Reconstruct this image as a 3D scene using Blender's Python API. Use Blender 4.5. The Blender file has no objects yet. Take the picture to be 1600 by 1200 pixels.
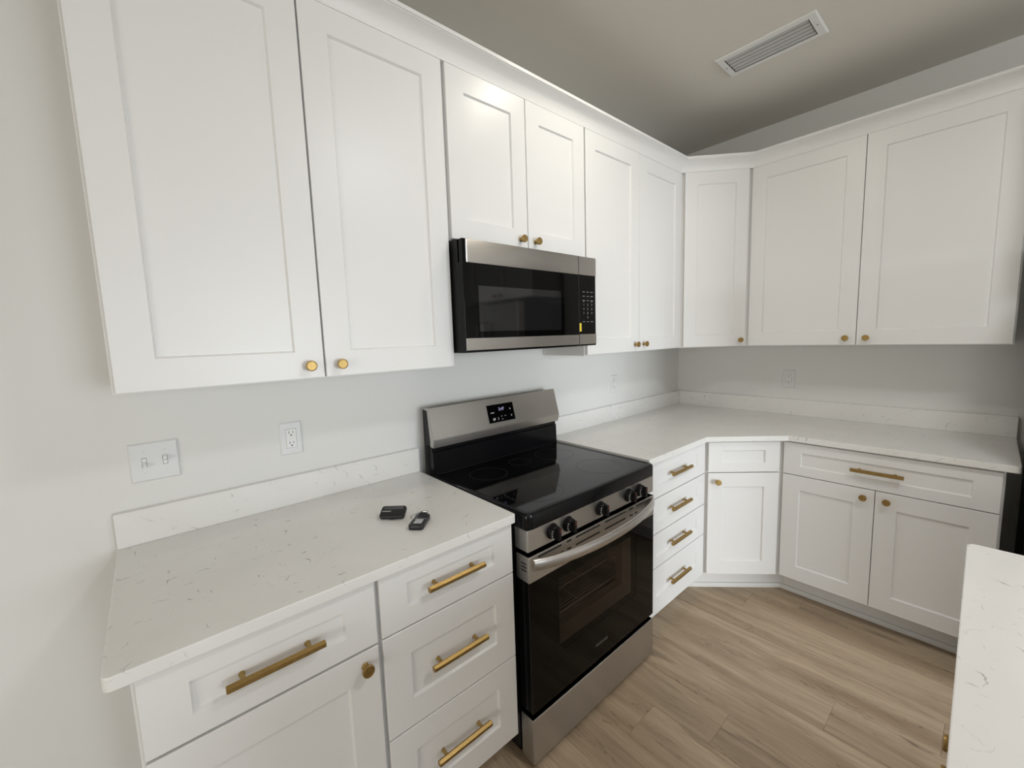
import bpy, bmesh, math, random
from mathutils import Vector, Matrix
random.seed(7)
scene = bpy.context.scene
COL = scene.collection
V = Vector

# ------------------------------------------------------------------ camera
cd = bpy.data.cameras.new('camera')
cd.sensor_fit = 'HORIZONTAL'; cd.sensor_width = 36.0; cd.lens = 14.6968
cd.clip_start = 0.02; cd.clip_end = 60
cam = bpy.data.objects.new('camera', cd); COL.objects.link(cam)
RT = V((0.75216159, -0.65817898, -0.03245582)); UP = V((0.09787861, 0.06287817, 0.99321)); FW = V((0.65166918, 0.75023114, -0.11171619))
m = Matrix.Identity(4)
for i in range(3):
    m[i][0] = RT[i]; m[i][1] = UP[i]; m[i][2] = -FW[i]
m.translation = V((-3.12975556, -1.607954, 1.47457396))
cam.matrix_world = m
scene.camera = cam

# ------------------------------------------------------------------ colour management
vs = scene.view_settings
vs.view_transform = 'Standard'; vs.look = 'None'; vs.gamma = 1.0; vs.use_curve_mapping = False
vs.exposure = 0.0

# ------------------------------------------------------------------ world and lights
w = bpy.data.worlds.new('sky'); scene.world = w; w.use_nodes = True
bg = w.node_tree.nodes['Background']; bg.inputs[0].default_value = (1.0, 0.98, 0.92, 1); bg.inputs[1].default_value = 0.72

def area(name, loc, rot, sx, sy, power, color, spread=math.pi):
    l = bpy.data.lights.new(name, 'AREA'); l.shape = 'RECTANGLE'; l.size = sx; l.size_y = sy
    l.energy = power; l.color = color; l.spread = spread
    o = bpy.data.objects.new(name, l); o.location = loc; o.rotation_euler = rot; COL.objects.link(o)
    return o
# daylight through the sliding door behind the aisle, and through the window in the left wall
R_ = math.radians
area('daylight_sliding_door', (-1.50, -6.66, 1.10), (R_(76), 0, R_(-14)), 2.0, 2.15, 71, (0.87, 0.945, 1.0), R_(95))
area('daylight_patio_door', (-4.50, -6.66, 1.10), (R_(72), 0, R_(-4)), 2.2, 2.15, 14.5, (0.80, 0.90, 1.0), R_(95))
area('daylight_left_window', (-6.66, -2.6, 1.50), (R_(90), 0, R_(-90)), 2.0, 1.7, 63, (0.99, 0.96, 0.87))

# ------------------------------------------------------------------ materials
def mat(name, color=(0.8, 0.8, 0.8), rough=0.5, metal=0.0, spec=0.5, **kw):
    mt = bpy.data.materials.new(name); mt.use_nodes = True
    b = mt.node_tree.nodes['Principled BSDF']
    b.inputs['Base Color'].default_value = (*color, 1)
    b.inputs['Roughness'].default_value = rough; b.inputs['Metallic'].default_value = metal
    b.inputs['Specular IOR Level'].default_value = spec
    for k, v in kw.items(): b.inputs[k.replace('_', ' ')].default_value = v
    return mt
class NT:
    def __init__(s, mt): s.t = mt.node_tree; s.b = s.t.nodes['Principled BSDF']
    def n(s, typ, **kw):
        nd = s.t.nodes.new(typ)
        for k, v in kw.items(): setattr(nd, k, v)
        return nd
    def l(s, a, b): s.t.links.new(a, b)
    def noise(s, vec, scale, detail=2, rough=0.5, dist=0.0):
        nd = s.n('ShaderNodeTexNoise'); nd.inputs['Scale'].default_value = scale; nd.inputs['Detail'].default_value = detail
        nd.inputs['Roughness'].default_value = rough; nd.inputs['Distortion'].default_value = dist
        if vec is not None: s.l(vec, nd.inputs['Vector'])
        return nd.outputs['Fac']
    def coord(s, which='Object', scale=(1, 1, 1), loc=(0, 0, 0)):
        c = s.n('ShaderNodeTexCoord'); mp = s.n('ShaderNodeMapping'); mp.inputs['Scale'].default_value = scale; mp.inputs['Location'].default_value = loc
        s.l(c.outputs[which], mp.inputs['Vector']); return mp.outputs['Vector']
    def ramp(s, fac, stops, interp='LINEAR'):
        r = s.n('ShaderNodeValToRGB'); e = r.color_ramp.elements; r.color_ramp.interpolation = interp
        while len(e) < len(stops): e.new(0.5)
        for q, (p, c) in zip(e, stops): q.position = p; q.color = (*c, 1) if len(c) == 3 else c
        s.l(fac, r.inputs['Fac']); return r.outputs['Color']
    def math(s, op, a, b=None, c=None):
        nd = s.n('ShaderNodeMath', operation=op)
        for i, v in enumerate((a, b, c)):
            if v is None: continue
            if isinstance(v, (int, float)): nd.inputs[i].default_value = v
            else: s.l(v, nd.inputs[i])
        return nd.outputs[0]
    def mix(s, fac, a, b, blend='MIX'):
        nd = s.n('ShaderNodeMix', data_type='RGBA', blend_type=blend)
        for i, v in ((0, fac), (6, a), (7, b)):
            if isinstance(v, (int, float)): nd.inputs[i].default_value = v
            elif isinstance(v, tuple): nd.inputs[i].default_value = (*v, 1)
            else: s.l(v, nd.inputs[i])
        return nd.outputs[2]
    def bump(s, h, strength=0.1, dist=0.001):
        nd = s.n('ShaderNodeBump'); nd.inputs['Strength'].default_value = strength; nd.inputs['Distance'].default_value = dist
        s.l(h, nd.inputs['Height']); s.l(nd.outputs['Normal'], s.b.inputs['Normal'])

M = {}
M['cab'] = mat('white_cabinet_paint', (0.80, 0.795, 0.785), 0.34, spec=0.45)
t = NT(M['cab']); t.bump(t.noise(t.coord(), 260, 2), 0.04, 0.0006)
M['wall'] = mat('white_wall_paint', (0.76, 0.755, 0.735), 0.75, spec=0.25)
t = NT(M['wall']); t.bump(t.noise(t.coord(), 160, 3), 0.12, 0.001)
M['farwall'] = mat('far_wall_low_bounce', (0.52, 0.50, 0.465), 0.75, spec=0.25)  # unseen far walls, coloured darker to cut the light they bounce back
M['ceil'] = mat('ceiling_paint', (0.65, 0.62, 0.565), 0.85, spec=0.2)
t = NT(M['ceil']); t.bump(t.noise(t.coord(), 120, 3), 0.15, 0.001)
M['trim'] = mat('white_trim_paint', (0.78, 0.775, 0.76), 0.4)
M['plastic'] = mat('white_plastic', (0.80, 0.80, 0.79), 0.35)
M['plate'] = mat('white_wall_plate_plastic', (0.74, 0.745, 0.745), 0.4)
M['dark'] = mat('dark_slot', (0.01, 0.01, 0.01), 0.6)
M['gap'] = mat('grey_slot', (0.18, 0.18, 0.18), 0.6)
M['vent'] = mat('vent_white_enamel', (0.72, 0.72, 0.70), 0.45)
M['slat'] = mat('vent_enamel_shaded', (0.46, 0.46, 0.455), 0.45)  # the vent's white enamel darkened, shade on the louvres put into the colour
M['duct'] = mat('duct_grey', (0.12, 0.12, 0.12), 0.8)

def make_quartz(name, side):
    """white quartz with separate short grey flecks scattered over the slab"""
    M[name] = mat('white_quartz' + ('_side' if side else ''), (0.80, 0.79, 0.765), 0.24, spec=0.45); t = NT(M[name])
    sp = t.n('ShaderNodeSeparateXYZ'); t.l(t.coord(), sp.inputs[0]); X, Y, Z = sp.outputs
    a = Y if side else t.math('MULTIPLY_ADD', Z, 0.7, X); b2 = Z if side else t.math('ADD', Y, Z)
    cb = t.n('ShaderNodeCombineXYZ'); t.l(a, cb.inputs[0]); t.l(b2, cb.inputs[1]); p = cb.outputs[0]
    wob = t.n('ShaderNodeTexNoise'); wob.inputs['Scale'].default_value = 55; wob.inputs['Detail'].default_value = 2; t.l(p, wob.inputs['Vector'])
    wv = t.n('ShaderNodeVectorMath', operation='MULTIPLY_ADD'); t.l(wob.outputs['Color'], wv.inputs[0]); wv.inputs[1].default_value = (.022, .022, 0); t.l(p, wv.inputs[2]); pw = wv.outputs[0]
    total = None
    clump = t.ramp(t.noise(p, 5.5, 2, 0.5, 0.5), [(0.43, (.0, .0, .0)), (0.53, (1, 1, 1))])
    for scale, length, width, prob, amp in ((13, .020, .0012, .40, .80), (21, .010, .0014, .34, .75), (34, .007, .0006, .40, .45)):
        vo = t.n('ShaderNodeTexVoronoi', voronoi_dimensions='2D', feature='F1'); vo.inputs['Scale'].default_value = scale; t.l(pw, vo.inputs['Vector'])
        df = t.n('ShaderNodeVectorMath', operation='SUBTRACT'); t.l(pw, df.inputs[0]); t.l(vo.outputs['Position'], df.inputs[1])
        dvv = t.n('ShaderNodeSeparateXYZ'); t.l(df.outputs[0], dvv.inputs[0])
        cs = t.n('ShaderNodeSeparateColor'); t.l(vo.outputs['Color'], cs.inputs[0])
        an = t.math('MULTIPLY', cs.outputs[0], 6.283); ca = t.math('COSINE', an); sa = t.math('SINE', an)
        u = t.math('ADD', t.math('MULTIPLY', dvv.outputs[0], ca), t.math('MULTIPLY', dvv.outputs[1], sa))
        v = t.math('SUBTRACT', t.math('MULTIPLY', dvv.outputs[1], ca), t.math('MULTIPLY', dvv.outputs[0], sa))
        v = t.math('SUBTRACT', v, t.math('MULTIPLY', t.math('MULTIPLY', u, u), t.math('MULTIPLY_ADD', cs.outputs[1], 50.0, -25.0)))
        end = t.math('MAXIMUM', t.math('SUBTRACT', 1.0, t.math('POWER', t.math('DIVIDE', t.math('ABSOLUTE', u), length), 2.0)), 0.0)
        lin = t.math('LESS_THAN', t.math('ABSOLUTE', v), t.math('MULTIPLY', end, width))
        on = t.math('LESS_THAN', cs.outputs[2], prob)
        st = t.math('MULTIPLY', t.math('MULTIPLY', lin, on), t.math('MULTIPLY_ADD', cs.outputs[1], amp * .7, amp * .25))
        total = st if total is None else t.math('MAXIMUM', total, st)
    base = t.ramp(t.noise(p, 6, 3), [(0.3, (0.775, 0.765, 0.74)), (0.7, (0.81, 0.80, 0.78))])
    total = t.math('MULTIPLY', total, t.math('MULTIPLY_ADD', clump, 0.85, 0.22))
    t.l(t.mix(total, base, (0.24, 0.225, 0.21)), t.b.inputs['Base Color'])
make_quartz('quartz', False); make_quartz('quartz_side', True)

M['brass'] = mat('brushed_brass', (0.46, 0.31, 0.115), 0.42, 1.0)
t = NT(M['brass']); t.l(t.ramp(t.noise(t.coord(scale=(40, 400, 40)), 3, 2), [(0.3, (0.34, 0.225, 0.083)), (0.7, (0.45, 0.31, 0.12))]), t.b.inputs['Base Color'])
M['steel'] = mat('brushed_stainless', (0.54, 0.52, 0.495), 0.38, 1.0, Anisotropic=0.75)
t = NT(M['steel']); nb = t.noise(t.coord(scale=(2, 300, 300)), 3, 3)
t.l(t.ramp(nb, [(0.3, (0.515, 0.495, 0.47)), (0.7, (0.565, 0.545, 0.52))]), t.b.inputs['Base Color'])
t.l(t.math('MULTIPLY_ADD', nb, 0.06, 0.35), t.b.inputs['Roughness'])
tg = t.n('ShaderNodeCombineXYZ'); tg.inputs[2].default_value = 1.0; t.l(tg.outputs[0], t.b.inputs['Tangent'])   # brushed sideways: highlights spread up and down
M['steel_bright'] = mat('satin_stainless', (0.60, 0.58, 0.555), 0.34, 1.0)
M['black'] = mat('black_enamel', (0.005, 0.005, 0.006), 0.16, spec=0.22)
M['blackmatte'] = mat('black_plastic', (0.007, 0.007, 0.007), 0.45, spec=0.2)
M['glass'] = mat('black_glass', (0.002, 0.002, 0.002), 0.035, spec=0.14)
M['window_glass'] = mat('perforated_door_glass', (0.009, 0.009, 0.0095), 0.05, spec=0.55)
M['cooktop'] = mat('black_ceramic_glass', (0.003, 0.003, 0.0035), 0.05, spec=0.27)
M['ring'] = mat('burner_marking', (0.028, 0.028, 0.03), 0.35, spec=0.3)
M['print'] = mat('light_grey_print', (0.55, 0.55, 0.55), 0.5)
M['midprint'] = mat('grey_print', (0.30, 0.30, 0.30), 0.5)
M['dimprint'] = mat('dim_grey_print', (0.16, 0.16, 0.16), 0.5)
M['red'] = mat('red_knob_mark', (0.20, 0.02, 0.02), 0.4)
M['yellow'] = mat('yellow_sticker', (0.78, 0.62, 0.06), 0.5)
M['led'] = mat('clock_digits', (0.2, 0.2, 0.3), 0.5)
b = M['led'].node_tree.nodes['Principled BSDF']; b.inputs['Emission Color'].default_value = (0.62, 0.58, 1.0, 1); b.inputs['Emission Strength'].default_value = 0.45
for nm, st, lc in (('lamp', 135, (1.0, 0.92, 0.78)), ('island_fill', 56, (0.97, 0.98, 1.0))):
    M[nm] = mat(nm + '_diffuser', (0.9, 0.9, 0.88), 0.5); b = M[nm].node_tree.nodes['Principled BSDF']
    b.inputs['Emission Color'].default_value = (*lc, 1); b.inputs['Emission Strength'].default_value = st
M['oven'] = mat('oven_enamel', (0.55, 0.46, 0.38), 0.5)
M['doorframe'] = mat('inner_door_enamel', (0.15, 0.135, 0.11), 0.5)
M['rack'] = mat('oven_rack_chrome', (0.62, 0.57, 0.52), 0.45, 0.3)
M['fob'] = mat('remote_black_plastic', (0.010, 0.010, 0.011), 0.32)
M['fobgrey'] = mat('remote_grey_button', (0.065, 0.066, 0.07), 0.4)
M['white'] = mat('white_marking', (0.75, 0.75, 0.75), 0.5)
M['fridgeside'] = mat('fridge_dark_side', (0.025, 0.025, 0.027), 0.5)
M['paneglass'] = mat('pane_glass', (1, 1, 1), 0.0, Transmission_Weight=1.0, IOR=1.45)
# tinted oven window: mostly a mirror-dark pane that lets a little of the cavity show
og = bpy.data.materials.new('tinted_oven_glass'); og.use_nodes = True; nt = og.node_tree; nt.nodes.clear()
out = nt.nodes.new('ShaderNodeOutputMaterial'); mx = nt.nodes.new('ShaderNodeMixShader'); fr = nt.nodes.new('ShaderNodeFresnel'); fr.inputs[0].default_value = 1.28
gl = nt.nodes.new('ShaderNodeBsdfGlossy'); gl.inputs['Roughness'].default_value = 0.04; tr = nt.nodes.new('ShaderNodeBsdfTransparent'); tr.inputs[0].default_value = (0.66, 0.62, 0.59, 1)
ge = nt.nodes.new('ShaderNodeNewGeometry'); fm = nt.nodes.new('ShaderNodeMath'); fm.operation = 'MULTIPLY'; inv = nt.nodes.new('ShaderNodeMath'); inv.operation = 'SUBTRACT'; inv.inputs[0].default_value = 1.0
nt.links.new(ge.outputs['Backfacing'], inv.inputs[1]); nt.links.new(inv.outputs[0], fm.inputs[1]); nt.links.new(fr.outputs[0], fm.inputs[0]); nt.links.new(fm.outputs[0], mx.inputs[0]); nt.links.new(tr.outputs[0], mx.inputs[1]); nt.links.new(gl.outputs[0], mx.inputs[2]); nt.links.new(mx.outputs[0], out.inputs[0])
M['ovenglass'] = og

M['floor'] = mat('oak_plank', (0.35, 0.26, 0.18), 0.42, spec=0.35)
t = NT(M['floor'])
uv = t.n('ShaderNodeUVMap'); uv.uv_map = 'plank'
at = t.n('ShaderNodeAttribute'); at.attribute_name = 'tone'
sx = t.n('ShaderNodeSeparateXYZ'); t.l(uv.outputs[0], sx.inputs[0])
off = t.math('MULTIPLY', at.outputs['Fac'], 37.0)
def pv(kx, ky, o2=0.0):
    c = t.n('ShaderNodeCombineXYZ'); t.l(t.math('MULTIPLY', sx.outputs[0], kx), c.inputs[0]); t.l(t.math('MULTIPLY', sx.outputs[1], ky), c.inputs[1])
    t.l(t.math('ADD', off, o2), c.inputs[2]); return c.outputs[0]
broad = t.noise(pv(8, 0.9), 1.0, 3, 0.5, 0.9)
grain = t.noise(pv(90, 4.0, 5.0), 1.0, 4, 0.65, 0.6)
fine = t.noise(pv(360, 14.0, 9.0), 1.0, 2, 0.5, 0.2)
streak = t.noise(pv(24, 1.7, 13.0), 1.0, 4, 0.6, 1.0)
knot = t.noise(pv(17, 5.0, 17.0), 1.0, 3, 0.6, 1.2)
c1 = t.ramp(broad, [(0.28, (0.295, 0.216, 0.143)), (0.5, (0.44, 0.339, 0.234)), (0.70, (0.54, 0.427, 0.304))])
c2 = t.mix(t.math('MULTIPLY', t.ramp(grain, [(0.36, (1, 1, 1)), (0.56, (0, 0, 0))]), 0.30), c1, (0.22, 0.160, 0.110))
c3 = t.mix(t.math('MULTIPLY', t.ramp(fine, [(0.35, (1, 1, 1)), (0.6, (0, 0, 0))]), 0.25), c2, (0.25, 0.185, 0.13))
c3 = t.mix(t.math('MULTIPLY', t.ramp(streak, [(0.30, (1, 1, 1)), (0.42, (0, 0, 0))]), 0.60), c3, (0.165, 0.118, 0.082))
crack = t.math('MULTIPLY', t.ramp(t.math('ABSOLUTE', t.math('SUBTRACT', streak, 0.47)), [(0.0, (1, 1, 1)), (0.010, (0, 0, 0))]), t.ramp(broad, [(0.45, (1, 1, 1)), (0.52, (0, 0, 0))]))
c3 = t.mix(t.math('MULTIPLY', crack, 0.7), c3, (0.11, 0.078, 0.055))
c4 = t.mix(t.math('MULTIPLY', t.ramp(knot, [(0.24, (1, 1, 1)), (0.31, (0, 0, 0))]), 0.7), c3, (0.12, 0.085, 0.06))
tone = t.math('MULTIPLY_ADD', at.outputs['Fac'], 0.14, 0.93)
hv = t.n('ShaderNodeHueSaturation'); t.l(c4, hv.inputs['Color']); t.l(tone, hv.inputs['Value'])
t.l(hv.outputs[0], t.b.inputs['Base Color'])
t.l(t.math('MULTIPLY_ADD', grain, 0.18, 0.36), t.b.inputs['Roughness'])
t.bump(grain, 0.10, 0.0008)

# ------------------------------------------------------------------ mesh helpers
def link(name, me, mt, parent=None, loc=(0, 0, 0), rot=(0, 0, 0), smooth=None):
    if smooth is not None:
        for p in me.polygons: p.use_smooth = True
        me.set_sharp_from_angle(angle=math.radians(smooth))
    o = bpy.data.objects.new(name, me); COL.objects.link(o)
    if mt is not None:
        me.materials.clear(); me.materials.append(M[mt] if isinstance(mt, str) else mt)
    o.location = loc; o.rotation_euler = rot
    if parent is not None: o.parent = parent
    return o
def obj(name, bm, mt, parent=None, loc=(0, 0, 0), rot=(0, 0, 0), smooth=None):
    bmesh.ops.recalc_face_normals(bm, faces=bm.faces)
    me = bpy.data.meshes.new(name); bm.to_mesh(me); bm.free()
    return link(name, me, mt, parent, loc, rot, smooth)
def thing(name, label, cat, loc=(0, 0, 0), rz=0.0, group=None):
    o = bpy.data.objects.new(name, None); COL.objects.link(o); o.empty_display_size = 0.05
    o.location = loc; o.rotation_euler = (0, 0, rz); tag(o, label, cat, group); return o
def tag(o, label, cat, group=None):
    o['label'] = label; o['category'] = cat
    if group: o['group'] = group
    return o
def struct(o): o['kind'] = 'structure'; return o
def B(bm, x0, x1, y0, y1, z0, z1, bev=0.0, seg=1):
    r = bmesh.ops.create_cube(bm, size=1.0)
    for v in r['verts']:
        v.co = V((x0 + (v.co.x + .5) * (x1 - x0), y0 + (v.co.y + .5) * (y1 - y0), z0 + (v.co.z + .5) * (z1 - z0)))
    if bev > 0:
        es = list({e for v in r['verts'] for e in v.link_edges})
        bmesh.ops.bevel(bm, geom=es, offset=bev, segments=seg, affect='EDGES', profile=0.5)
    return bm
def box(x0, x1, y0, y1, z0, z1, bev=0.0, seg=1): return B(bmesh.new(), x0, x1, y0, y1, z0, z1, bev, seg)
def prism(bm, pts, z0, z1, bev=0.0, seg=2):
    lo = [bm.verts.new((x, y, z0)) for x, y in pts]; hi = [bm.verts.new((x, y, z1)) for x, y in pts]; n = len(pts)
    fs = [bm.faces.new(lo[::-1]), bm.faces.new(hi)] + [bm.faces.new((lo[i], lo[(i + 1) % n], hi[(i + 1) % n], hi[i])) for i in range(n)]
    bmesh.ops.recalc_face_normals(bm, faces=fs)
    if bev:
        es = list({e for f in fs[:2] for e in f.edges})
        bmesh.ops.bevel(bm, geom=es, offset=bev, segments=seg, affect='EDGES', profile=0.5)
    return bm
def rounded(pts, radii, seg=6):
    out = []; n = len(pts)
    for i, (p, r) in enumerate(zip(pts, radii)):
        p = V(p); a = V(pts[i - 1]) - p; c = V(pts[(i + 1) % n]) - p
        if r <= 0: out.append(tuple(p)); continue
        a.normalize(); c.normalize(); ang = a.angle(c); d = r / math.tan(ang / 2)
        ce = p + (a + c).normalized() * (r / math.sin(ang / 2)); s = p + a * d - ce; e = p + c * d - ce
        for k in range(seg + 1):
            q = s.lerp(e, k / seg).normalized() * r; out.append(tuple(ce + q))
    return out
def rings(bm, loops, cap0=True, cap1=True):
    vs_ = [[bm.verts.new(p) for p in lp] for lp in loops]; n = len(loops[0])
    for a, b_ in zip(vs_[:-1], vs_[1:]):
        for i in range(n): bm.faces.new((a[i], a[(i + 1) % n], b_[(i + 1) % n], b_[i]))
    if cap0: bm.faces.new(vs_[0][::-1])
    if cap1: bm.faces.new(vs_[-1])
    return bm
def rect(x0, x1, z0, z1, y): return [(x0, y, z0), (x1, y, z0), (x1, y, z1), (x0, y, z1)]
def lathe_y(bm, prof, seg=32, c=(0, 0, 0)):
    """profile of (radius, y) turned about the y axis"""
    return rings(bm, [[(c[0] + r * math.cos(2 * math.pi * k / seg), c[1] + y, c[2] + r * math.sin(2 * math.pi * k / seg)) for k in range(seg)] for r, y in prof])
def lathe_z(bm, prof, seg=32, c=(0, 0, 0)):
    return rings(bm, [[(c[0] + r * math.cos(2 * math.pi * k / seg), c[1] + r * math.sin(2 * math.pi * k / seg), c[2] + z) for k in range(seg)] for r, z in prof])
def tube(bm, pts, r, seg=8):
    pts = [V(p) for p in pts]; loops = []; n = len(pts); prev = None
    for i, p in enumerate(pts):
        d = (pts[min(i + 1, n - 1)] - pts[max(i - 1, 0)]).normalized()
        if prev is None: u = d.orthogonal().normalized()
        else: u = (prev - d * prev.dot(d)).normalized()
        prev = u; v = d.cross(u)
        loops.append([p + (u * math.cos(2 * math.pi * k / seg) + v * math.sin(2 * math.pi * k / seg)) * r for k in range(seg)])
    return rings(bm, loops)
def text_mesh(s, size, depth=0.0003, align='CENTER'):
    cu = bpy.data.curves.new('lettering', 'FONT'); cu.body = s; cu.size = size; cu.extrude = depth; cu.align_x = align; cu.align_y = 'CENTER'
    o = bpy.data.objects.new('lettering', cu); COL.objects.link(o)
    me = bpy.data.meshes.new_from_object(o.evaluated_get(bpy.context.evaluated_depsgraph_get()))
    bpy.data.objects.remove(o); bpy.data.curves.remove(cu); return me
def add_text(bm, s, size, mtx, depth=0.0003):
    me = text_mesh(s, size, depth); me.transform(mtx); bm.from_mesh(me); bpy.data.meshes.remove(me); return bm
def front(x, y, z): return Matrix.Translation((x, y, z)) @ Matrix.Rotation(math.radians(90), 4, 'X')   # text facing -y

# ------------------------------------------------------------------ the room shell
CZ = 2.7585
XL, YF = -6.5, -6.5
def wall_with_hole(name, p0, p1, th, holes, mt='wall'):
    """wall from p0 to p1 (plan), thickness th to the outside, holes as (s0, s1, z0, z1) along it"""
    p0 = V((*p0, 0)); p1 = V((*p1, 0)); d = (p1 - p0); L = d.length; d.normalize(); n = V((d.y, -d.x, 0)) * th
    bm = bmesh.new()
    ss = sorted({0, L, *[h[0] for h in holes], *[h[1] for h in holes]}); zs = sorted({0, CZ, *[h[2] for h in holes], *[h[3] for h in holes]})
    for a, b_ in zip(ss[:-1], ss[1:]):
        for z0, z1 in zip(zs[:-1], zs[1:]):
            if any(h[0] <= a and b_ <= h[1] and h[2] <= z0 and z1 <= h[3] for h in holes): continue
            c = [p0 + d * a, p0 + d * b_, p0 + d * b_ + n, p0 + d * a + n]
            prism(bm, [(q.x, q.y) for q in c], z0, z1)
    bmesh.ops.remove_doubles(bm, verts=bm.verts, dist=1e-5)
    return struct(obj(name, bm, mt))
wall_with_hole('wall_back', (0.12, 0), (XL - 0.12, 0), 0.12, [])
wall_with_hole('wall_right', (0, YF), (0, 0), 0.12, [])
wall_with_hole('wall_front', (XL - 0.12, YF), (0.12, YF), 0.12, [(6.62 - 2.5, 6.62 - 0.5, 0.04, 2.12), (6.62 - 5.6, 6.62 - 3.4, 0.04, 2.12)], 'farwall')
wall_with_hole('wall_left', (XL, 0), (XL, YF), 0.12, [(1.6, 3.6, 0.45, 2.15)], 'farwall')
VX, VY, VHX, VHY = -.846, -.849, .0690, .1705       # the vent's opening
bm = bmesh.new()
for x0, x1, y0, y1 in ((XL - .12, VX - VHX, YF - .12, .12), (VX + VHX, .12, YF - .12, .12), (VX - VHX, VX + VHX, YF - .12, VY - VHY), (VX - VHX, VX + VHX, VY + VHY, .12)): B(bm, x0, x1, y0, y1, CZ, CZ + .1)
bmesh.ops.remove_doubles(bm, verts=bm.verts, dist=1e-5)
struct(obj('ceiling', bm, 'ceil'))

def frame_bm(axis, c0, c1, z0, z1, pos, wdt=0.06, mull=1):
    bm = bmesh.new()
    def bar(a0, a1, q0, q1):
        if axis == 'x': B(bm, a0, a1, pos - .03, pos + .03, q0, q1, .004)
        else: B(bm, pos - .03, pos + .03, a0, a1, q0, q1, .004)
    bar(c0, c0 + wdt, z0, z1); bar(c1 - wdt, c1, z0, z1); bar(c0 + wdt, c1 - wdt, z1 - wdt, z1); bar(c0 + wdt, c1 - wdt, z0, z0 + wdt)
    for k in range(mull):
        a = c0 + (c1 - c0) * (k + 1) / (mull + 1); bar(a - wdt / 2, a + wdt / 2, z0 + wdt, z1 - wdt)
    return bm
o = struct(obj('door_1', frame_bm('x', -2.5, -0.5, .04, 2.12, YF - .06, .07), 'trim'))
o = struct(obj('door_2', frame_bm('x', -5.6, -3.4, .04, 2.12, YF - .06, .07), 'trim'))
o = struct(obj('window_1', frame_bm('y', -3.6, -1.6, .45, 2.15, XL - .06, .06), 'trim'))

# floor: one mesh, every plank a chamfered board of its own with its own tone
PW = 0.1775; PX0 = -1.216; PLN = 1.22
joints = {-1: -1.287, -3: -1.029, -4: -0.812, 2: -0.810, 3: -1.022, 0: -0.36, 1: -1.62, -2: -0.44, -5: -1.46, 4: -0.40, 5: -1.3}
bm = bmesh.new(); uvl = bm.loops.layers.uv.new('plank'); tl = bm.faces.layers.float.new('tone')
for i in range(-30, 7):
    xa, xb = PX0 + i * PW, PX0 + (i + 1) * PW
    if xb > 0: xb = 0.0
    if xa >= -0.01 or xa < XL: continue
    j = joints.get(i, -random.uniform(0.1, 1.3)); y = j + PLN * math.ceil((0 - j) / PLN)
    while y > YF:
        ya, yb = max(y - PLN, YF), min(y, 0.0); y -= PLN
        if yb - ya < 0.01: continue
        tone = random.random(); g = 0.0007; e = 0.0022
        o1 = [(xa, ya, -.0016), (xb, ya, -.0016), (xb, yb, -.0016), (xa, yb, -.0016)]
        o2 = [(xa + e - g, ya + e - g, 0), (xb - e + g, ya + e - g, 0), (xb - e + g, yb - e + g, 0), (xa + e - g, yb - e + g, 0)]
        va = [bm.verts.new(p) for p in o1]; vb = [bm.verts.new(p) for p in o2]
        fs = [bm.faces.new(vb)] + [bm.faces.new((va[k], va[(k + 1) % 4], vb[(k + 1) % 4], vb[k])) for k in range(4)]
        for f in fs:
            f[tl] = tone
            for lp in f.loops: lp[uvl].uv = (lp.vert.co.x - xa, lp.vert.co.y - ya)
B(bm, XL - .12, .12, YF - .12, .12, -.1, -.0016)
struct(obj('floor', bm, 'floor'))

# baseboards where the walls are bare
struct(obj('baseboard_back', box(XL, -3.30, -.014, 0, 0, .13, .003), 'trim'))
struct(obj('baseboard_left', box(XL, XL + .014, YF, -.014, 0, .13, .003), 'trim'))

# ------------------------------------------------------------------ hardware and fronts
def make_knob(parent, x, z, y=-0.02):
    """brass mushroom knob: stem, then a flat disc"""
    bm = lathe_y(bmesh.new(), [(.0085, 0), (.0085, -.002), (.0062, -.004), (.0058, -.016), (.0130, -.0185), (.0148, -.0195), (.0152, -.021), (.0152, -.0255), (.0146, -.0268), (.0130, -.0272), (.0122, -.0266), (.004, -.0266)], 36)
    return obj('knob', bm, 'brass', parent, (x, y, z), smooth=35)
def make_pull(parent, x, z, y=-0.011, L=0.19, cc=0.128):
    bm = bmesh.new()
    # hexagonal bar
    r = .0090; yb = -.031
    pts = [(r * math.cos(math.pi / 6 + k * math.pi / 3), r * math.sin(math.pi / 6 + k * math.pi / 3)) for k in range(6)]
    rings(bm, [[(xx, yb + a * s, b_ * s) for a, b_ in pts] for xx, s in ((-L / 2, .86), (-L / 2 + .0012, 1), (L / 2 - .0012, 1), (L / 2, .86))])
    o = obj('pull_handle', bm, 'brass', parent, (x, y, z))
    for s in (-1, 1):
        obj('post', lathe_y(bmesh.new(), [(.0062, 0), (.0062, -.0015), (.005, -.003), (.005, -.027)], 20), 'brass', o, (s * cc / 2, 0, 0), smooth=40)
    return o
def shaker_bm(wd, h, sl, rt_, rb, t=.0195, rec=.0075, sr=None):
    sr = sl if sr is None else sr; c = .0013; s = .0045
    loops = [rect(0, wd, 0, h, -.0005), rect(0, wd, 0, h, -t + c), rect(c, wd - c, c, h - c, -t), rect(sl, wd - sr, rb, h - rt_, -t),
             rect(sl + s, wd - sr - s, rb + s, h - rt_ - s, -t + rec)]
    return rings(bmesh.new(), loops)
def door(cab, x0, x1, z0, z1, st=.076, knob=None, rt_=None, rb=None):
    d = obj('door', shaker_bm(x1 - x0, z1 - z0, st, rt_ or st, rb or st), 'cab', cab, (x0, 0, z0))
    if knob: make_knob(d, knob[0] - x0, knob[1] - z0)
    return d
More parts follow.
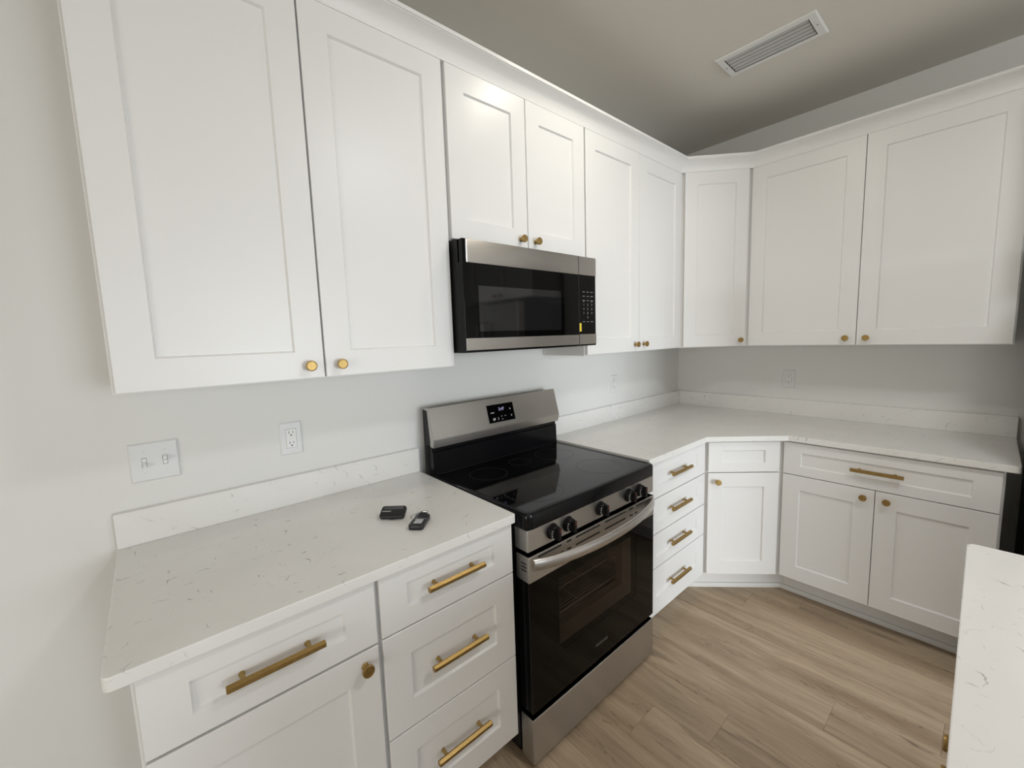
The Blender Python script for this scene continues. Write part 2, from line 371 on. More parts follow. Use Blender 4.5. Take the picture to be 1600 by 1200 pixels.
def drawer(cab, x0, x1, z0, z1, rt_, rb, st=.075, pull=True, name='drawer', dz=0):
    d = obj(name, shaker_bm(x1 - x0, z1 - z0, st, rt_, rb), 'cab', cab, (x0, 0, z0))
    if pull: make_pull(d, (x1 - x0) / 2, (rb + (z1 - z0 - rt_)) / 2 + dz)
    return d
def carcass(cab, wd, depth, z0, z1, name='cabinet_box'):
    return obj(name, box(0, wd, 0, depth, z0, z1, .001), 'cab', cab)
def toe(cab, wd, depth, x0=0): return obj('toe_kick', box(x0, wd, .087, depth, 0, .1185), 'cab', cab)

RZR = -math.pi / 2                 # fronts on the right wall face -x
YU, YB = -.286, -.606              # face frames of wall and base cabinets
ZU0, ZU1 = 1.3705, 2.4400          # wall cabinet boxes
ZD0, ZD1 = 1.3745, 2.4250          # their doors
G = 'white shaker wall cabinets'
def wallcab(x0, x1, label, z0=ZU0):
    c = thing('wall_cabinet', label, 'wall cabinet', (x0, YU, 0), 0, G); carcass(c, x1 - x0, -YU - .001, z0, ZU1); return c
# left double door cabinet
X0 = -3.197
c = wallcab(X0, -2.2695, 'large white two-door shaker wall cabinet left of the black microwave, above light switch')
door(c, .006, -2.7345 - X0, ZD0, ZD1, knob=(-2.776 - X0, 1.411)); door(c, -2.7292 - X0, -2.2755 - X0, ZD0, ZD1, knob=(-2.688 - X0, 1.411))
# short cabinet over the microwave
X0 = -2.2690
c = wallcab(X0, -1.5035, 'short white two-door shaker wall cabinet directly above the microwave', 1.830)
door(c, -2.2600 - X0, -1.8838 - X0, 1.834, ZD1, knob=(-1.925 - X0, 1.871)); door(c, -1.8805 - X0, -1.5095 - X0, 1.834, ZD1, knob=(-1.840 - X0, 1.871))
# right double door cabinet
X0 = -1.5030
c = wallcab(X0, -.5745, 'tall white two-door shaker wall cabinet between microwave and corner')
door(c, -1.5005 - X0, -1.0465 - X0, ZD0, ZD1, knob=(-1.0875 - X0, 1.412)); door(c, -1.0435 - X0, -.5765 - X0, ZD0, ZD1, knob=(-1.0020 - X0, 1.412))
# diagonal corner cabinet
A = V((-.573, -.324)); Bv = V((-.325, -.589)); dv = (Bv - A).normalized(); nv = V((dv.y, -dv.x)); ang = math.atan2(dv.y, dv.x)
def local_prism(cab, pts, z0, z1, name, mt='cab'):
    mi = (Matrix.Translation(cab.location) @ Matrix.Rotation(cab.rotation_euler.z, 4, 'Z')).inverted()
    q = [mi @ V((x, y, 0)) for x, y in pts]
    return obj(name, prism(bmesh.new(), [(p.x, p.y) for p in q], z0, z1, .0008, 1), mt, cab)
def unrotate(cab):
    """keep the cabinet's own axes square to the room: turn its fronts instead"""
    az = cab.rotation_euler.z; R = Matrix.Rotation(az, 4, 'Z'); cab.rotation_euler.z = 0
    for o in list(COL.objects):
        if o.parent is cab:
            if o.name.startswith(('cabinet_box', 'toe_kick')): o.data.transform(R)
            else: o.location = R @ o.location; o.rotation_euler.z = az
org = A - nv * .0195
c = thing('wall_cabinet', 'narrow white one-door diagonal wall cabinet set across the corner', 'wall cabinet', (org.x, org.y, 0), ang, G)
fl = lambda s: tuple(org + dv * s)
s0 = (YU - org.y) / dv.y; s1 = (-.286 - org.x) / dv.x
local_prism(c, [fl(s0), fl(s1), (-.001, fl(s1)[1]), (-.001, -.001), (fl(s0)[0], -.001)], ZU0, ZU1, 'cabinet_box')
door(c, .0, .371, ZD0, ZD1, knob=(.336, 1.411), st=.073)
CORN_L, CORN_R = fl(s0), fl(s1)
unrotate(c)
# right wall double door cabinet
Y0 = -.6025
c = thing('wall_cabinet', 'wide white two-door shaker wall cabinet on the right wall, above countertop outlet', 'wall cabinet', (-.286, Y0, 0), RZR, G)
carcass(c, 1.672 + Y0, .285, ZU0, ZU1)
door(c, .0025, 1.1305 + Y0, ZD0, ZD1, knob=(1.0895 + Y0, 1.411)); door(c, 1.1335 + Y0, 1.6665 + Y0, ZD0, ZD1, knob=(1.1745 + Y0, 1.411))
# cabinet over the fridge
Y0 = -1.722
c = thing('wall_cabinet', 'deep white two-door cabinet over the fridge, seen mirrored in the microwave glass', 'wall cabinet', (-.61, Y0, 0), RZR, G)
carcass(c, .908, .609, 1.812, ZU1)
door(c, .006, .4525, 1.816, ZD1, knob=(.411, 1.856)); door(c, .4555, .902, 1.816, ZD1, knob=(.497, 1.856))

# crown moulding along the cabinet tops
prof = [(.0005, 2.4254), (.0196, 2.4254), (.0204, 2.431), (.0222, 2.439), (.0255, 2.448), (.0310, 2.4575), (.0390, 2.4665), (.0495, 2.4745), (.0600, 2.4800), (.0660, 2.4822), (.0660, 2.4846), (.0715, 2.4852), (.0715, 2.4968), (.0700, 2.4985), (.0005, 2.4985)]
path = [V((-3.197, YU)), V(CORN_L), V(CORN_R), V((-.286, -1.717))]
def sweep(path, prof, inward=0.0):
    nrm = []
    for a, b_ in zip(path[:-1], path[1:]):
        d = (b_ - a).normalized(); nrm.append(V((d.y, -d.x)))
    loops = []
    for i, p in enumerate(path):
        n0 = nrm[max(i - 1, 0)]; n1 = nrm[min(i, len(nrm) - 1)]; mvec = (n0 + n1); mvec = mvec / (1 + n0.dot(n1)) if i not in (0, len(path) - 1) else n1 if i == 0 else n0
        loops.append([(p.x + mvec.x * d, p.y + mvec.y * d, z) for d, z in prof])
    return rings(bmesh.new(), loops)
o = obj('crown_moulding', sweep(path, prof), 'cab', smooth=28)
tag(o, 'white cove crown moulding running along the tops of the wall cabinets', 'moulding')

# ------------------------------------------------------------------ base cabinets
GB = 'white shaker base cabinets'
ZB0, ZB1 = .118, .8855
def basecab(x0, x1, label):
    c = thing('base_cabinet', label, 'base cabinet', (x0, YB, 0), 0, GB); carcass(c, x1 - x0, -YB - .001, ZB0, ZB1); toe(c, x1 - x0, -YB - .001); return c
X0 = -3.211
c = basecab(X0, -2.7505, 'white base cabinet with one drawer over one door, at the left end of the counter')
drawer(c, -3.2045 - X0, -2.7565 - X0, .712, .8785, .047, .050, dz=-.003); door(c, -3.2045 - X0, -2.7565 - X0, .1275, .7055, knob=(-2.794 - X0, .669))
X0 = -2.7500
c = basecab(X0, -2.2920, 'white base cabinet with three stacked drawers, left of the stainless range')
drawer(c, -2.7445 - X0, -2.2985 - X0, .7135, .8785, .043, .053); drawer(c, -2.7445 - X0, -2.2985 - X0, .4205, .7095, .074, .079); drawer(c, -2.7445 - X0, -2.2985 - X0, .1275, .4165, .074, .079)
X0 = -1.4990
c = basecab(X0, -.9062, 'white base cabinet with four stacked drawers, right of the stainless range')
for z0, z1, a, b_ in ((.7085, .8785, .046, .054), (.5355, .7045, .048, .054), (.3645, .5315, .046, .050), (.1275, .3605, .072, .086)):
    drawer(c, .0065, -.9120 - X0, z0, z1, a, b_, st=.083)
# diagonal corner base
A = V((-.9005, -.6388)); Bv = V((-.6388, -.9005)); dv = (Bv - A).normalized(); nv = V((dv.y, -dv.x)); ang = math.atan2(dv.y, dv.x)
org = A - nv * .0195
c = thing('base_cabinet', 'white corner base cabinet set diagonally, one door under a small handleless drawer', 'base cabinet', (org.x, org.y, 0), ang, GB)
s0 = (YB - org.y) / dv.y; s1 = (-.606 - org.x) / dv.x
P0, P1 = fl(s0), fl(s1)
local_prism(c, [P0, P1, (-.001, P1[1]), (-.001, -.001), (P0[0], -.001)], ZB0, ZB1, 'cabinet_box')
tq = -.519; s2 = None
tsum = -1.407; T0 = (tsum - tq, tq); T1 = (tq, tsum - tq)
local_prism(c, [(P0[0] + .001, tq), T0, T1, (tq, P1[1] + .001), (-.001, P1[1] + .001), (-.001, -.001), (P0[0] + .001, -.001)], 0, ZB0 + .0005, 'toe_kick')
drawer(c, 0, .3705, .7115, .8765, .046, .048, st=.076, pull=False); door(c, 0, .3705, .1275, .7065, knob=(.046, .661), st=.077)
unrotate(c)
# right wall base
Y0 = P1[1] - .0005
c = thing('base_cabinet', 'wide white base cabinet with two doors under one long drawer, on the right wall', 'base cabinet', (-.606, Y0, 0), RZR, GB)
carcass(c, 1.678 + Y0, .605, ZB0, ZB1); toe(c, 1.678 + Y0, .605)
yl = .9125 + Y0; yr = 1.6705 + Y0; ym = 1.2905 + Y0
drawer(c, yl, yr, .7065, .8765, .049, .048, st=.0775); door(c, yl, ym - .0015, .1275, .7025, knob=(ym - .041, .664)); door(c, ym + .0015, yr, .1275, .7025, knob=(ym + .043, .664))
# shoe moulding at the toe kicks
sprof = [(.0004, .0005), (.013, .0005), (.013, .017), (.0105, .0225), (.006, .025), (.0004, .025)]
o = struct(obj('trim_1', sweep([V((-1.495, -.519)), V(T0), V(T1), V((-.519, -1.676))], sprof), 'trim', smooth=30))
o = struct(obj('trim_2', sweep([V((-3.211, -.519)), V((-2.293, -.519))], sprof), 'trim', smooth=30))

# ------------------------------------------------------------------ countertops and backsplashes
CT0, CT1 = .886, .914
def slab(name, pts, radii, label, cat='countertop'):
    return tag(obj(name, prism(bmesh.new(), rounded(pts, radii), CT0, CT1, .0022, 2), 'quartz'), label, cat)
slab('countertop', [(-3.244, -.001), (-3.244, -.6432), (-2.2925, -.6432), (-2.2925, -.001)], [0, .014, .010, 0], 'white quartz countertop with grey flecks left of the range, holding two remotes')
k = .9365
slab('countertop', [(-1.4985, -.001), (-1.4985, -.6432), (-k, -.6432), (-.6432, -k), (-.6432, -1.714), (-.001, -1.714), (-.001, -.001)], [0, .006, .004, .004, .012, 0, 0], 'white quartz countertop bending round the corner, from the range to the refrigerator')
def splash(x0, x1, y0, y1, label, mt='quartz'):
    return tag(obj('backsplash', box(x0, x1, y0, y1, CT1 + .0002, 1.0150, .0012), mt), label, 'backsplash')
splash(-3.244, -2.2925, -.0235, -.001, 'low white quartz backsplash strip with grey flecks below the light switch')
splash(-1.4985, -.001, -.0235, -.001, 'low white quartz backsplash strip between the range and the corner')
splash(-.0235, -.001, -1.714, -.0238, 'low white quartz backsplash strip along the right wall', 'quartz_side')

# ------------------------------------------------------------------ island
IR = math.radians(0.43)
isl = V((-1.5925, -1.597))
def ip(x, y): q = Matrix.Rotation(IR, 2) @ V((x, y)); return (isl.x + q.x, isl.y + q.y)
o = obj('island_countertop', prism(bmesh.new(), rounded([ip(0, 0), ip(0, -1.0), ip(-1.28, -1.0), ip(-1.28, 0)], [.020, .02, .02, .02]), CT0, CT1, .0022, 2), 'quartz')
tag(o, 'bright white quartz island countertop with a rounded corner, lower right', 'countertop')
q = ip(-.026, -.0405)
c = thing('base_cabinet', 'white island base cabinet whose paired brass knobs peek out past the island countertop edge', 'base cabinet', (q[0], q[1], 0), IR + math.pi, GB)
carcass(c, .91, .60, ZB0, ZB1); toe(c, .91, .60)
drawer(c, .006, .904, .7085, .8785, .046, .050, pull=False, name='false_drawer_front')
door(c, .006, .4535, .1275, .7045, knob=(.4115, .660)); door(c, .4565, .904, .1275, .7045, knob=(.4985, .660))
q = ip(-.026 - .911, -.0405)
c = thing('base_cabinet', 'narrow white island base cabinet with one door and one drawer', 'base cabinet', (q[0], q[1], 0), IR + math.pi, GB)
carcass(c, .31, .60, ZB0, ZB1); toe(c, .31, .60)
drawer(c, .006, .304, .7085, .8785, .046, .050); door(c, .006, .304, .1275, .7045, knob=(.045, .66))

# ------------------------------------------------------------------ range
RX0, RX1 = -2.2690, -1.5055; RC = (RX0 + RX1) / 2; RW = RX1 - RX0
rg = thing('electric_range', 'black and stainless freestanding electric range between the counters', 'range', (RC, 0, 0))
h = RW / 2; FY = -.667
bm = bmesh.new()     # body shell as panels round a hollow oven cavity
B(bm, -h + .002, -h + .05, -.60, -.03, .02, .853); B(bm, h - .05, h - .002, -.60, -.03, .02, .853); B(bm, -h + .05, h - .05, -.12, -.03, .02, .853)
B(bm, -h + .05, h - .05, -.60, -.12, .02, .25); B(bm, -h + .05, h - .05, -.60, -.12, .70, .853)
for sx_ in (-1, 1):
    for yy in (-.56, -.08): lathe_z(bm, [(.018, 0), (.018, .02), (.01, .021)], 16, (sx_ * (h - .05), yy, 0))
obj('body', bm, 'black', rg)
bm = bmesh.new()     # cavity lining
B(bm, -h + .0505, h - .0505, -.598, -.121, .2505, .2520); B(bm, -h + .0505, -h + .052, -.598, -.121, .252, .698); B(bm, h - .052, h - .0505, -.598, -.121, .252, .698); B(bm, -h + .052, h - .052, -.1225, -.121, .252, .698); B(bm, -h + .052, h - .052, -.598, -.121, .698, .6995)
obj('oven_liner', bm, 'oven', rg)
for zz in (.400, .503):
    bm = bmesh.new()
    for k in range(28): tube(bm, [(-h + .056, -.56 + k * .0152, zz), (h - .056, -.56 + k * .0152, zz)], .0018, 6)
    for xx in (-h + .10, 0, h - .10): tube(bm, [(xx, -.565, zz - .004), (xx, -.15, zz - .004)], .003, 6)
    tube(bm, [(-h + .056, -.566, zz + .002), (h - .056, -.566, zz + .002)], .0034, 6)
    obj('oven_rack', bm, 'rack', rg)
# cooktop: enamel rim and a recessed glass sheet
bm = bmesh.new(); CZT = .9065
o1 = rounded([(-h - .002, -.672), (h + .002, -.672), (h + .002, -.085), (-h - .002, -.085)], [.026, .026, .004, .004], 6)
def ins(d): return rounded([(-h - .002 + d, -.672 + d), (h + .002 - d, -.672 + d), (h + .002 - d, -.085 - d * .5), (-h - .002 + d, -.085 - d * .5)], [max(.026 - d * .5, .008)] * 2 + [.004] * 2, 6)
lp = [[(x, y, .8545) for x, y in ins(.002)], [(x, y, .856) for x, y in ins(0)], [(x, y, CZT - .010) for x, y in ins(0)], [(x, y, CZT - .004) for x, y in ins(.002)], [(x, y, CZT - .0005) for x, y in ins(.007)], [(x, y, CZT) for x, y in ins(.012)], [(x, y, CZT - .0006) for x, y in ins(.020)], [(x, y, CZT - .0034) for x, y in ins(.0225)]]
obj('cooktop_rim', rings(bm, lp), 'black', rg, smooth=35)
obj('cooktop_glass', prism(bmesh.new(), ins(.0232), CZT - .0032, CZT - .0018, .0004, 1), 'cooktop', rg)
def ring_bm(cx, cy, r, wd=.0016):
    bm = bmesh.new(); n = 96; z0 = CZT - .0018; z1 = CZT - .0015
    a = [[bm.verts.new((cx + q * math.cos(2 * math.pi * k / n), cy + q * math.sin(2 * math.pi * k / n), z)) for k in range(n)] for q, z in ((r, z0), (r, z1), (r + wd, z1), (r + wd, z0))]
    for u, v in ((0, 1), (1, 2), (2, 3)):
        for k in range(n): bm.faces.new((a[u][k], a[u][(k + 1) % n], a[v][(k + 1) % n], a[v][k]))
    return bm
for cx, cy, r in ((-.205, -.515, .112), (.195, -.515, .100), (-.205, -.245, .078), (.195, -.245, .092), (0, -.215, .052)):
    obj('burner_ring', ring_bm(cx, cy, r), 'ring', rg)
# backguard
def prof_x(bm, yz, x0, x1): return rings(bm, [[(x, y, z) for y, z in yz] for x in (x0, x1)])
obj('backguard_base', prof_x(bmesh.new(), [(-.024, .9), (-.094, .9), (-.092, 1.0), (-.086, 1.005), (-.086, 1.026), (-.080, 1.05), (-.066, 1.180), (-.024, 1.180)], -h + .004, h - .004), 'black', rg)
bm = prof_x(bmesh.new(), [(-.020, 1.181), (-.074, 1.1925), (-.0775, 1.190), (-.1125, 1.062), (-.1125, 1.056), (-.104, 1.0235), (-.080, 1.0265), (-.0835, 1.05), (-.0675, 1.180)], -h, h)
bmesh.ops.bevel(bm, geom=[e for e in bm.edges if abs(e.verts[0].co.x - e.verts[1].co.x) < 1e-6 and abs(e.verts[0].co.x) > h - 1e-4], offset=.0012, segments=2, affect='EDGES')
panel = obj('control_panel', bm, 'steel', rg, smooth=30)
a = V((0, -.0775, 1.190)); b_ = V((0, -.1125, 1.062)); dn = (a - b_).normalized(); nn = V((0, -dn.z, dn.y))   # face frame
PMX = Matrix(((1, 0, 0, 0), (0, dn.y, nn.y, b_.y), (0, dn.z, nn.z, b_.z), (0, 0, 0, 1)))                     # local x,y in the face, z outwards
def onface(bm): bmesh.ops.transform(bm, matrix=PMX, verts=bm.verts); return bm
dx0, dx1, dy0, dy1 = -.083, .076, .019, .103
dsp = obj('display', onface(box(dx0, dx1, dy0, dy1, -.0005, .0012, .0004)), 'glass', panel)
def facetext(bm, s, size, x, y): return add_text(bm, s, size, PMX @ Matrix.Translation((x, y, .0014)))
obj('clock_digits', facetext(bmesh.new(), '2:47', .020, .000, .078), 'led', panel)
for mt_, rs in (('print', ((-.066, -.046, .064, .0675), (-.058, -.053, .028, .040), (-.050, -.045, .031, .041))), ('dimprint', ((-.030, -.024, .028, .042), (-.010, -.001, .042, .046), (-.008, .002, .028, .032), (.012, .022, .042, .046)))):
    for r_ in rs: obj('button_mark', onface(box(*r_, .0012, .0015)), mt_, panel)
for tri in ([(.048, .070), (.058, .070), (.053, .079)], [(.050, .044), (.060, .044), (.055, .035)]):
    obj('arrow_mark', onface(prism(bmesh.new(), tri, .0012, .0015)), 'midprint', panel)
# knob panel
kp = obj('knob_panel', box(-h + .002, h - .002, FY + .002, -.601, .7785, .8535, .0035, 2), 'steel', rg)
for x in (-.265, -.186, .000, .186, .265):
    kb = lathe_y(bmesh.new(), [(.0275, 0), (.0275, -.0012), (.0215, -.003), (.0205, -.007), (.0235, -.0095), (.0235, -.018), (.0205, -.0225), (.0195, -.024)], 36)
    ko = obj('control_knob', kb, 'blackmatte', rg, (x, FY + .002, .8165), smooth=35)
    obj('grip', box(-.0065, .0065, -.0385, -.0235, -.0205, .0205, .002, 2), 'blackmatte', ko)
    obj('pointer_mark', box(-.0015, .0015, -.0389, -.0375, .006, .0195), 'red', ko)
    bm = bmesh.new()
    for k, an in enumerate((150, 170, 190, 210, 230)):
        aa = math.radians(an); B(bm, .0222 * math.cos(aa) - .0011, .0222 * math.cos(aa) + .0011, -.0222, -.0196, .0222 * math.sin(aa) - .0014, .0222 * math.sin(aa) + .0014)
    obj('dial_marks', bm, 'print', ko)
# oven door: stainless band over a black glass face with a window
dz0, dz1, dzs = .2035, .7635, .674
bm = bmesh.new(); dx = h - .003
wx0, wx1, wz0, wz1 = -2.1265 - RC, -1.6440 - RC, .357, .632
for x0, x1, z0, z1 in ((-dx, wx0, dz0, dzs), (wx1, dx, dz0, dzs), (wx0, wx1, dz0, wz0), (wx0, wx1, wz1, dzs)):
    B(bm, x0, x1, FY + .0005, -.606, z0, z1)
bmesh.ops.remove_doubles(bm, verts=bm.verts, dist=1e-5)
dr = obj('oven_door', bm, 'glass', rg)
obj('window_pane', box(wx0, wx1, FY + .001, FY + .004, wz0, wz1), 'ovenglass', dr)
bm = bmesh.new()      # inner frame seen through the window
ix0, ix1, iz0, iz1 = wx0 - .02, -1.7080 - RC, .425, wz1 + .02
B(bm, ix1, wx1 + .06, -.640, -.608, wz0 - .05, wz1 + .04); B(bm, wx0 - .03, ix1, -.640, -.608, wz0 - .05, iz0)
obj('inner_frame', bm, 'doorframe', dr)
band = obj('door_band', box(-dx - .001, dx + .001, FY - .0012, -.606, dzs, dz1, .0025, 2), 'steel', dr)
bm = bmesh.new(); yv = FY - .0016
for a0, a1, z in ((-2.223, -2.110, .7530), (-2.083, -2.058, .7535), (-2.034, -1.894, .7535), (-1.861, -1.725, .7535), (-1.696, -1.670, .7535), (-1.646, -1.535, .7535),
                  (-2.082, -2.060, .7255), (-2.034, -1.894, .7255), (-1.862, -1.725, .7255), (-1.694, -1.672, .7255), (-2.118, -2.100, .7255), (-1.656, -1.638, .7255)):
    B(bm, a0 - RC, a1 - RC, yv, yv + .002, z - .0032, z + .0032)
for k in range(3): B(bm, -dx - .0014, -dx + .001, FY + .010, FY + .036, .735 - k * .012, .740 - k * .012)
obj('vent_slots', bm, 'dark', dr)
# bowed handle
bm = bmesh.new(); loops = []; N = 40
for k in range(N + 1):
    u = -1 + 2 * k / N; x = u * (h - .018); y = FY - .006 - .046 * (1 - u ** 2) ** .75 ; z = .7365 - .012 * (1 - u * u)
    rz_ = .0190; ry = .0090
    loops.append([(x, y + ry * math.cos(t_), z + rz_ * math.sin(t_) + 0.004 * math.cos(t_)) for t_ in [2 * math.pi * q / 16 for q in range(16)]])
obj('handle', rings(bm, loops), 'steel_bright', dr, smooth=50)
obj('maker_badge', add_text(bmesh.new(), 'FRIGIDAIRE', .0150, front(-1.887 - RC, FY + .0003, .268)), 'dimprint', dr)
obj('storage_drawer', box(-dx - .001, dx + .001, FY, -.606, .012, .179, .003, 2), 'steel', rg)

# ------------------------------------------------------------------ microwave
MX0, MX1 = -2.2720, -1.5310; MC = (MX0 + MX1) / 2
mw = thing('microwave', 'black and stainless over-the-range microwave hung under the short cabinet', 'microwave', (MC, 0, 0))
q0, q1 = MX0 - MC, MX1 - MC
MF = -.382
obj('body', box(q0 + .004, q1 - .004, -.338, -.002, 1.4225, 1.8265, .002), 'blackmatte', mw)
bm = bmesh.new(); B(bm, q0 + .05, q1 - .05, -.30, -.05, 1.4195, 1.4228)
obj('underside_vent', bm, 'gap', mw)
sx1 = -1.6545 - MC; sx2 = -1.6505 - MC
dd = obj('door', box(q0, sx1, MF + .0012, -.341, 1.4240, 1.8205, .0006, 1), 'glass', mw)
obj('door_trim', prism(bmesh.new(), rounded([(q0, MF + .031), (q0, MF), (sx1, MF), (sx1, MF + .031)], [0, .022, .0006, 0], 10), 1.7400, 1.8200, .0015, 2), 'steel', dd, smooth=40)
obj('door_trim', box(q0 + .001, sx1, MF, MF + .030, 1.4310, 1.4745, .0012, 2), 'steel', dd)
obj('door_window', box(-2.209 - MC, -1.770 - MC, MF + .0008, MF + .003, 1.499, 1.6625, .0004), 'window_glass', dd)
obj('door_seam', box(sx1 + .0003, sx2 - .0002, MF + .0002, -.345, 1.4250, 1.8195), 'dark', mw)
cp = obj('control_panel', box(sx2, q1 - .002, MF + .0012, -.341, 1.4240, 1.8205, .0006, 1), 'glass', mw)
obj('panel_trim', box(sx2, q1, MF, MF + .030, 1.7405, 1.8200, .0004, 1), 'steel', cp)
obj('panel_trim', box(sx2, q1, MF, MF + .030, 1.4310, 1.4765, .0004, 1), 'steel', cp)
bm = bmesh.new(); cols = (-1.619 - MC, -1.591 - MC, -1.562 - MC); yk = MF + .0007
for r_ in range(8):
    z = 1.6660 - r_ * .0190
    for k_, x in enumerate(cols):
        if r_ < 3 or r_ == 7:
            wd = (.008, .007, .010)[k_]; B(bm, x - wd, x + wd, yk, yk + .0006, z - .0011, z + .0011)
            if r_ == 2 and k_ != 1: B(bm, x - wd * .6, x + wd * .6, yk, yk + .0006, z - .0055, z - .0035)
        elif r_ < 6: add_text(bm, str((r_ - 3) * 3 + k_ + 1), .0135, front(x, yk + .0003, z))
        elif k_ == 1: add_text(bm, '0', .0135, front(x, yk + .0003, z))
obj('keypad_print', bm, 'midprint', cp)
obj('yellow_sticker', box(-1.6525 - MC, -1.6375 - MC, MF + .0002, MF + .0011, 1.4895, 1.5265), 'yellow', cp)

# ------------------------------------------------------------------ switch plate and outlets
def plate_bm(wd, ht): return rings(bmesh.new(), [rect(-wd / 2, wd / 2, -ht / 2, ht / 2, -.0003), rect(-wd / 2, wd / 2, -ht / 2, ht / 2, -.0025), rect(-wd / 2 + .004, wd / 2 - .004, -ht / 2 + .004, ht / 2 - .004, -.006)])
def screw(p, x, z): 
    s_ = obj('screw', lathe_y(bmesh.new(), [(.003, -.0055), (.003, -.0068), (.0022, -.0072)], 14, (x, 0, z)), 'plate', p); return s_
sw = thing('light_switch', 'white double toggle light switch plate on the wall left of the outlet', 'light switch', (-3.1405, 0, 1.1460))
obj('wall_plate', plate_bm(.113, .114), 'plate', sw)
for x, up_ in ((-.0235, -1), (.0235, 1)):
    for z in (-.0303, .0303): screw(sw, x, z)
    obj('toggle_slot', box(x - .0055, x + .0055, -.0063, -.005, -.0130, .0130), 'gap', sw)
    obj('toggle_base', box(x - .0046, x + .0046, -.0072, -.005, -.0118, .0118, .0005), 'plastic', sw)
    bm = box(x - .0042, x + .0042, -.0205, -.004, -.006, .006, .0012)
    bmesh.ops.transform(bm, matrix=Matrix.Rotation(math.radians(28 * -up_), 4, 'X'), verts=bm.verts)
    obj('toggle', bm, 'plastic', sw)
def outlet(loc, rz, label):
    o = thing('wall_outlet', label, 'outlet', loc, rz, 'white wall outlets')
    obj('wall_plate', plate_bm(.071, .115), 'plate', o)
    for z in (-.0485, .0485): screw(o, 0, z)
    obj('receptacle_border', box(-.0172, .0172, -.0063, -.004, -.0340, .0340, .0006), 'gap', o)
    rc = obj('receptacle', box(-.0163, .0163, -.0078, -.004, -.0331, .0331, .0012), 'plastic', o)
    for s in (-1, 1):
        z = s * .0185 + .003
        bm = bmesh.new()
        B(bm, -.0072, -.0052, -.0081, -.007, z - .0035, z + .0045); B(bm, .0052, .0072, -.0081, -.007, z - .0030, z + .0040)
        lathe_y(bm, [(.0026, -.0072), (.0026, -.0081)], 14, (0, 0, z - .0095))
        obj('socket_holes', bm, 'dark', rc)
    bm = bmesh.new(); B(bm, -.008, .008, -.0083, -.007, -.0019, -.0003, .0002); B(bm, -.008, .008, -.0083, -.007, .0007, .0023, .0002)
    obj('test_buttons', bm, 'plate', rc)
    return o
outlet((-2.7740, 0, 1.1460), 0, 'white outlet on the wall between the light switch and the range')
outlet((-.8575, 0, 1.1500), 0, 'white outlet on the wall between the range and the corner')
outlet((0, -.7510, 1.1450), RZR, 'white outlet on the right wall above the corner countertop')

# ------------------------------------------------------------------ ceiling vent, recessed light and added island fill light
vt = thing('ceiling_vent', 'white rectangular louvred air vent in the ceiling', 'vent', (-.846, -.849, CZ))
ox, oy, ixx, iyy = .1000, .2035, .0685, .1700
bm = bmesh.new()
def rr(x, y, z): return [(-x, -y, z), (x, -y, z), (x, y, z), (-x, y, z)]
rings(bm, [rr(ox, oy, -.0003), rr(ox, oy, -.003), rr(ox - .006, oy - .006, -.008), rr(ixx, iyy, -.008), rr(ixx, iyy, -.0003)], False, False)
obj('frame', bm, 'vent', vt)
bm = bmesh.new()
rings(bm, [rr(ixx, iyy, -.0075), rr(ixx, iyy, .085)], False, True); obj('duct', bm, 'duct', vt)
for k in range(5):
    x = -.0515 + k * .0275
    bm = box(-.0095, .0095, -iyy + .005, iyy - .001, -.0006, .0006)
    bmesh.ops.transform(bm, matrix=Matrix.Translation((x, 0, -.003)) @ Matrix.Rotation(math.radians(10), 4, 'Y'), verts=bm.verts)
    obj('louvre', bm, 'slat', vt)
for s in (-1, 1): obj('screw', lathe_z(bmesh.new(), [(.0035, -.0075), (.0035, -.0090), (.002, -.0095)], 12, (0, s * (iyy + .015), 0)), 'gap', vt)

def downlight(x, y, label, mt, f=1.0):
    rl = thing('recessed_light', label, 'ceiling light', (x, y, CZ), 0, 'recessed ceiling downlights')
    bm = bmesh.new(); n = 40
    lps = [[(f * r * math.cos(2 * math.pi * k / n), f * r * math.sin(2 * math.pi * k / n), z) for k in range(n)] for r, z in ((.088, -.0003), (.088, -.004), (.080, -.008), (.062, -.008), (.060, -.0015))]
    rings(bm, lps, False, False); obj('trim_ring', bm, 'plastic', rl, smooth=40)
    obj('diffuser', lathe_z(bmesh.new(), [(.060 * f, -.0006), (.060 * f, -.003), (.055 * f, -.0042)], 40), mt, rl)
downlight(-1.62, -.83, 'round recessed ceiling downlight over the floor in front of the range', 'lamp')
downlight(-1.85, -2.10, 'added wide round fill light on the ceiling, out of view, brightening the island', 'island_fill', 2.6)  # added unseen lamp to lift the island top, widened for softer shadows

# ------------------------------------------------------------------ two garage remotes on the left counter
def remote(label, loc, rz, tilt, L, W, T):
    r = thing('garage_remote', label, 'remote control', loc, rz)
    body = obj('case', prism(bmesh.new(), rounded([(-L / 2, -W / 2), (L / 2, -W / 2), (L / 2, W / 2), (-L / 2, W / 2)], [.010] * 4, 6), 0, T, .0035, 3), 'fob', r, rot=(tilt, 0, 0), smooth=40)
    return r, body
r1, b1 = remote('black remote propped tilted on its clip, at left of the pair on the counter', (-2.583, -.380, CT1 + .0100), math.radians(-42), math.radians(22), .080, .049, .013)
obj('button', box(-.030, .031, .0065, .0195, .0122, .0140, .001, 2), 'fobgrey', b1)
obj('light_strip', box(-.034, -.006, -.0025, .0000, .0126, .0134), 'print', b1)
bm = bmesh.new()
for x in (-.006, .006): tube(bm, [(x, -.0235, -.0080), (x, -.006, -.0082), (x, .006, -.003), (x, .016, .0055)], .0018, 8)
tube(bm, [(-.007, -.0235, -.0080), (.007, -.0235, -.0080)], .0018, 8)
obj('visor_clip', bm, 'fobgrey', r1)
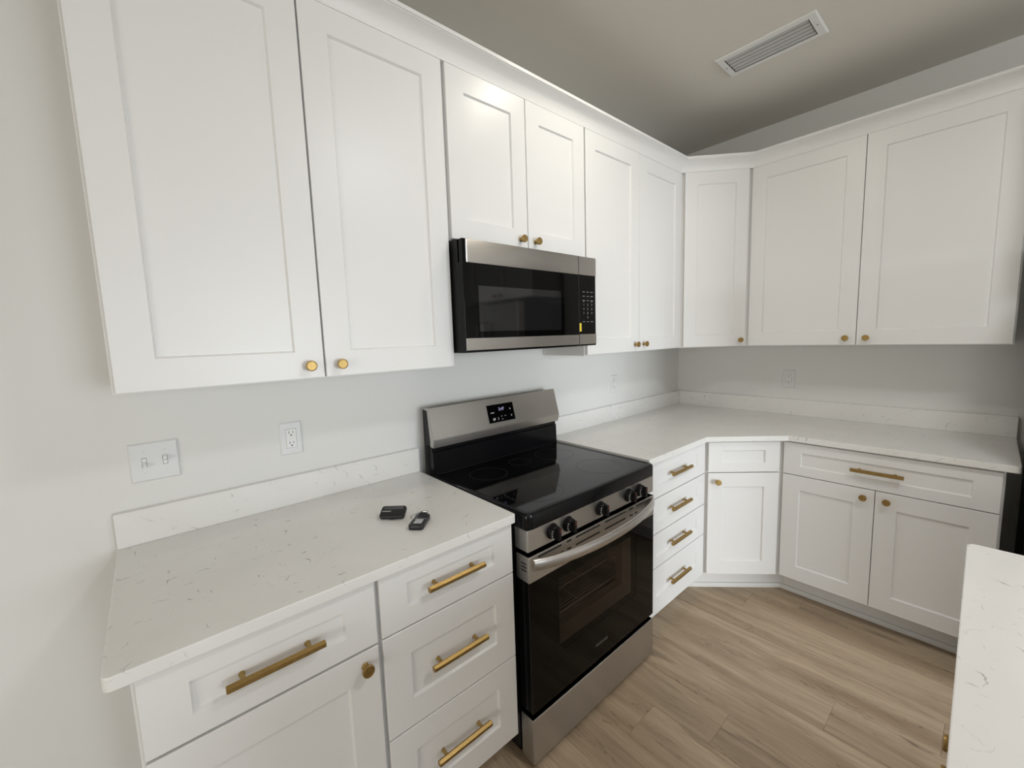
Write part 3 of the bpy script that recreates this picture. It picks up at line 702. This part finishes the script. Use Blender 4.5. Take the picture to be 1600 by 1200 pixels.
r2, b2 = remote('black remote lying flat with three white button marks and a metal clip on top', (-2.5490, -.4870, CT1 + .0002), math.radians(44), 0, .088, .046, .015)
for k in range(3): obj('button', box(-.0265 + k * .0098, -.0212 + k * .0098, -.0135, .0105, .0145, .0156, .0004), 'white', b2)
obj('seam', box(.0045, .0055, -.021, .021, .0147, .0153), 'print', b2)
bm = bmesh.new()
rings(bm, [[(x, y, z) for x, z in ((.010, .0153), (.038, .0215), (.040, .0200), (.012, .0150))] for y in (-.015, .010)])
obj('clip_plate', bm, 'fob', b2)
bm = bmesh.new()
prism(bm, [(.006, .026), (.012, .027), (.043, .004), (.040, .000)], .0225, .0240)
tube(bm, [(.003, .028, .0165), (.010, .028, .0215)], .0034, 10); tube(bm, [(.0415, .004, .0225), (.0415, -.014, .0215)], .0030, 10); tube(bm, [(.0415, -.014, .0215), (.030, -.016, .0195)], .0018, 8)
obj('visor_clip', bm, 'steel_bright', b2)

# ------------------------------------------------------------------ fridge (its dark side shows at the right edge and it mirrors in the microwave)
fr_ = thing('refrigerator', 'tall dark-sided refrigerator at the right edge beyond the end of the corner countertop', 'refrigerator', (-.02, -1.742, 0), RZR)
# local x runs along the front (world -y), local y = into the wall (world +x), so the front is at negative y
obj('body', box(0, .90, -.69, -.02, .02, 1.765, .004), 'fridgeside', fr_)
for x0, x1 in ((0, .448), (.452, .90)): 
    d_ = obj('door', box(x0, x1, -.775, -.694, .72, 1.768, .008, 2), 'steel', fr_)
    xx = .448 - .04 if x0 == 0 else .452 + .04
    obj('handle', tube(bmesh.new(), [(xx, -.776, .95), (xx, -.82, .96), (xx, -.82, 1.60), (xx, -.776, 1.61)], .010, 12), 'steel_bright', d_, smooth=50)
d_ = obj('freezer_drawer', box(0, .90, -.775, -.694, .06, .712, .008, 2), 'steel', fr_)
obj('handle', tube(bmesh.new(), [(.10, -.776, .62), (.11, -.82, .62), (.79, -.82, .62), (.80, -.776, .62)], .010, 12), 'steel_bright', d_, smooth=50)
bm = bmesh.new()
for x in (.05, .85):
    for y in (-.62, -.08): lathe_z(bm, [(.02, 0), (.02, .018), (.012, .021)], 14, (x, y, 0))
obj('feet', bm, 'blackmatte', fr_)
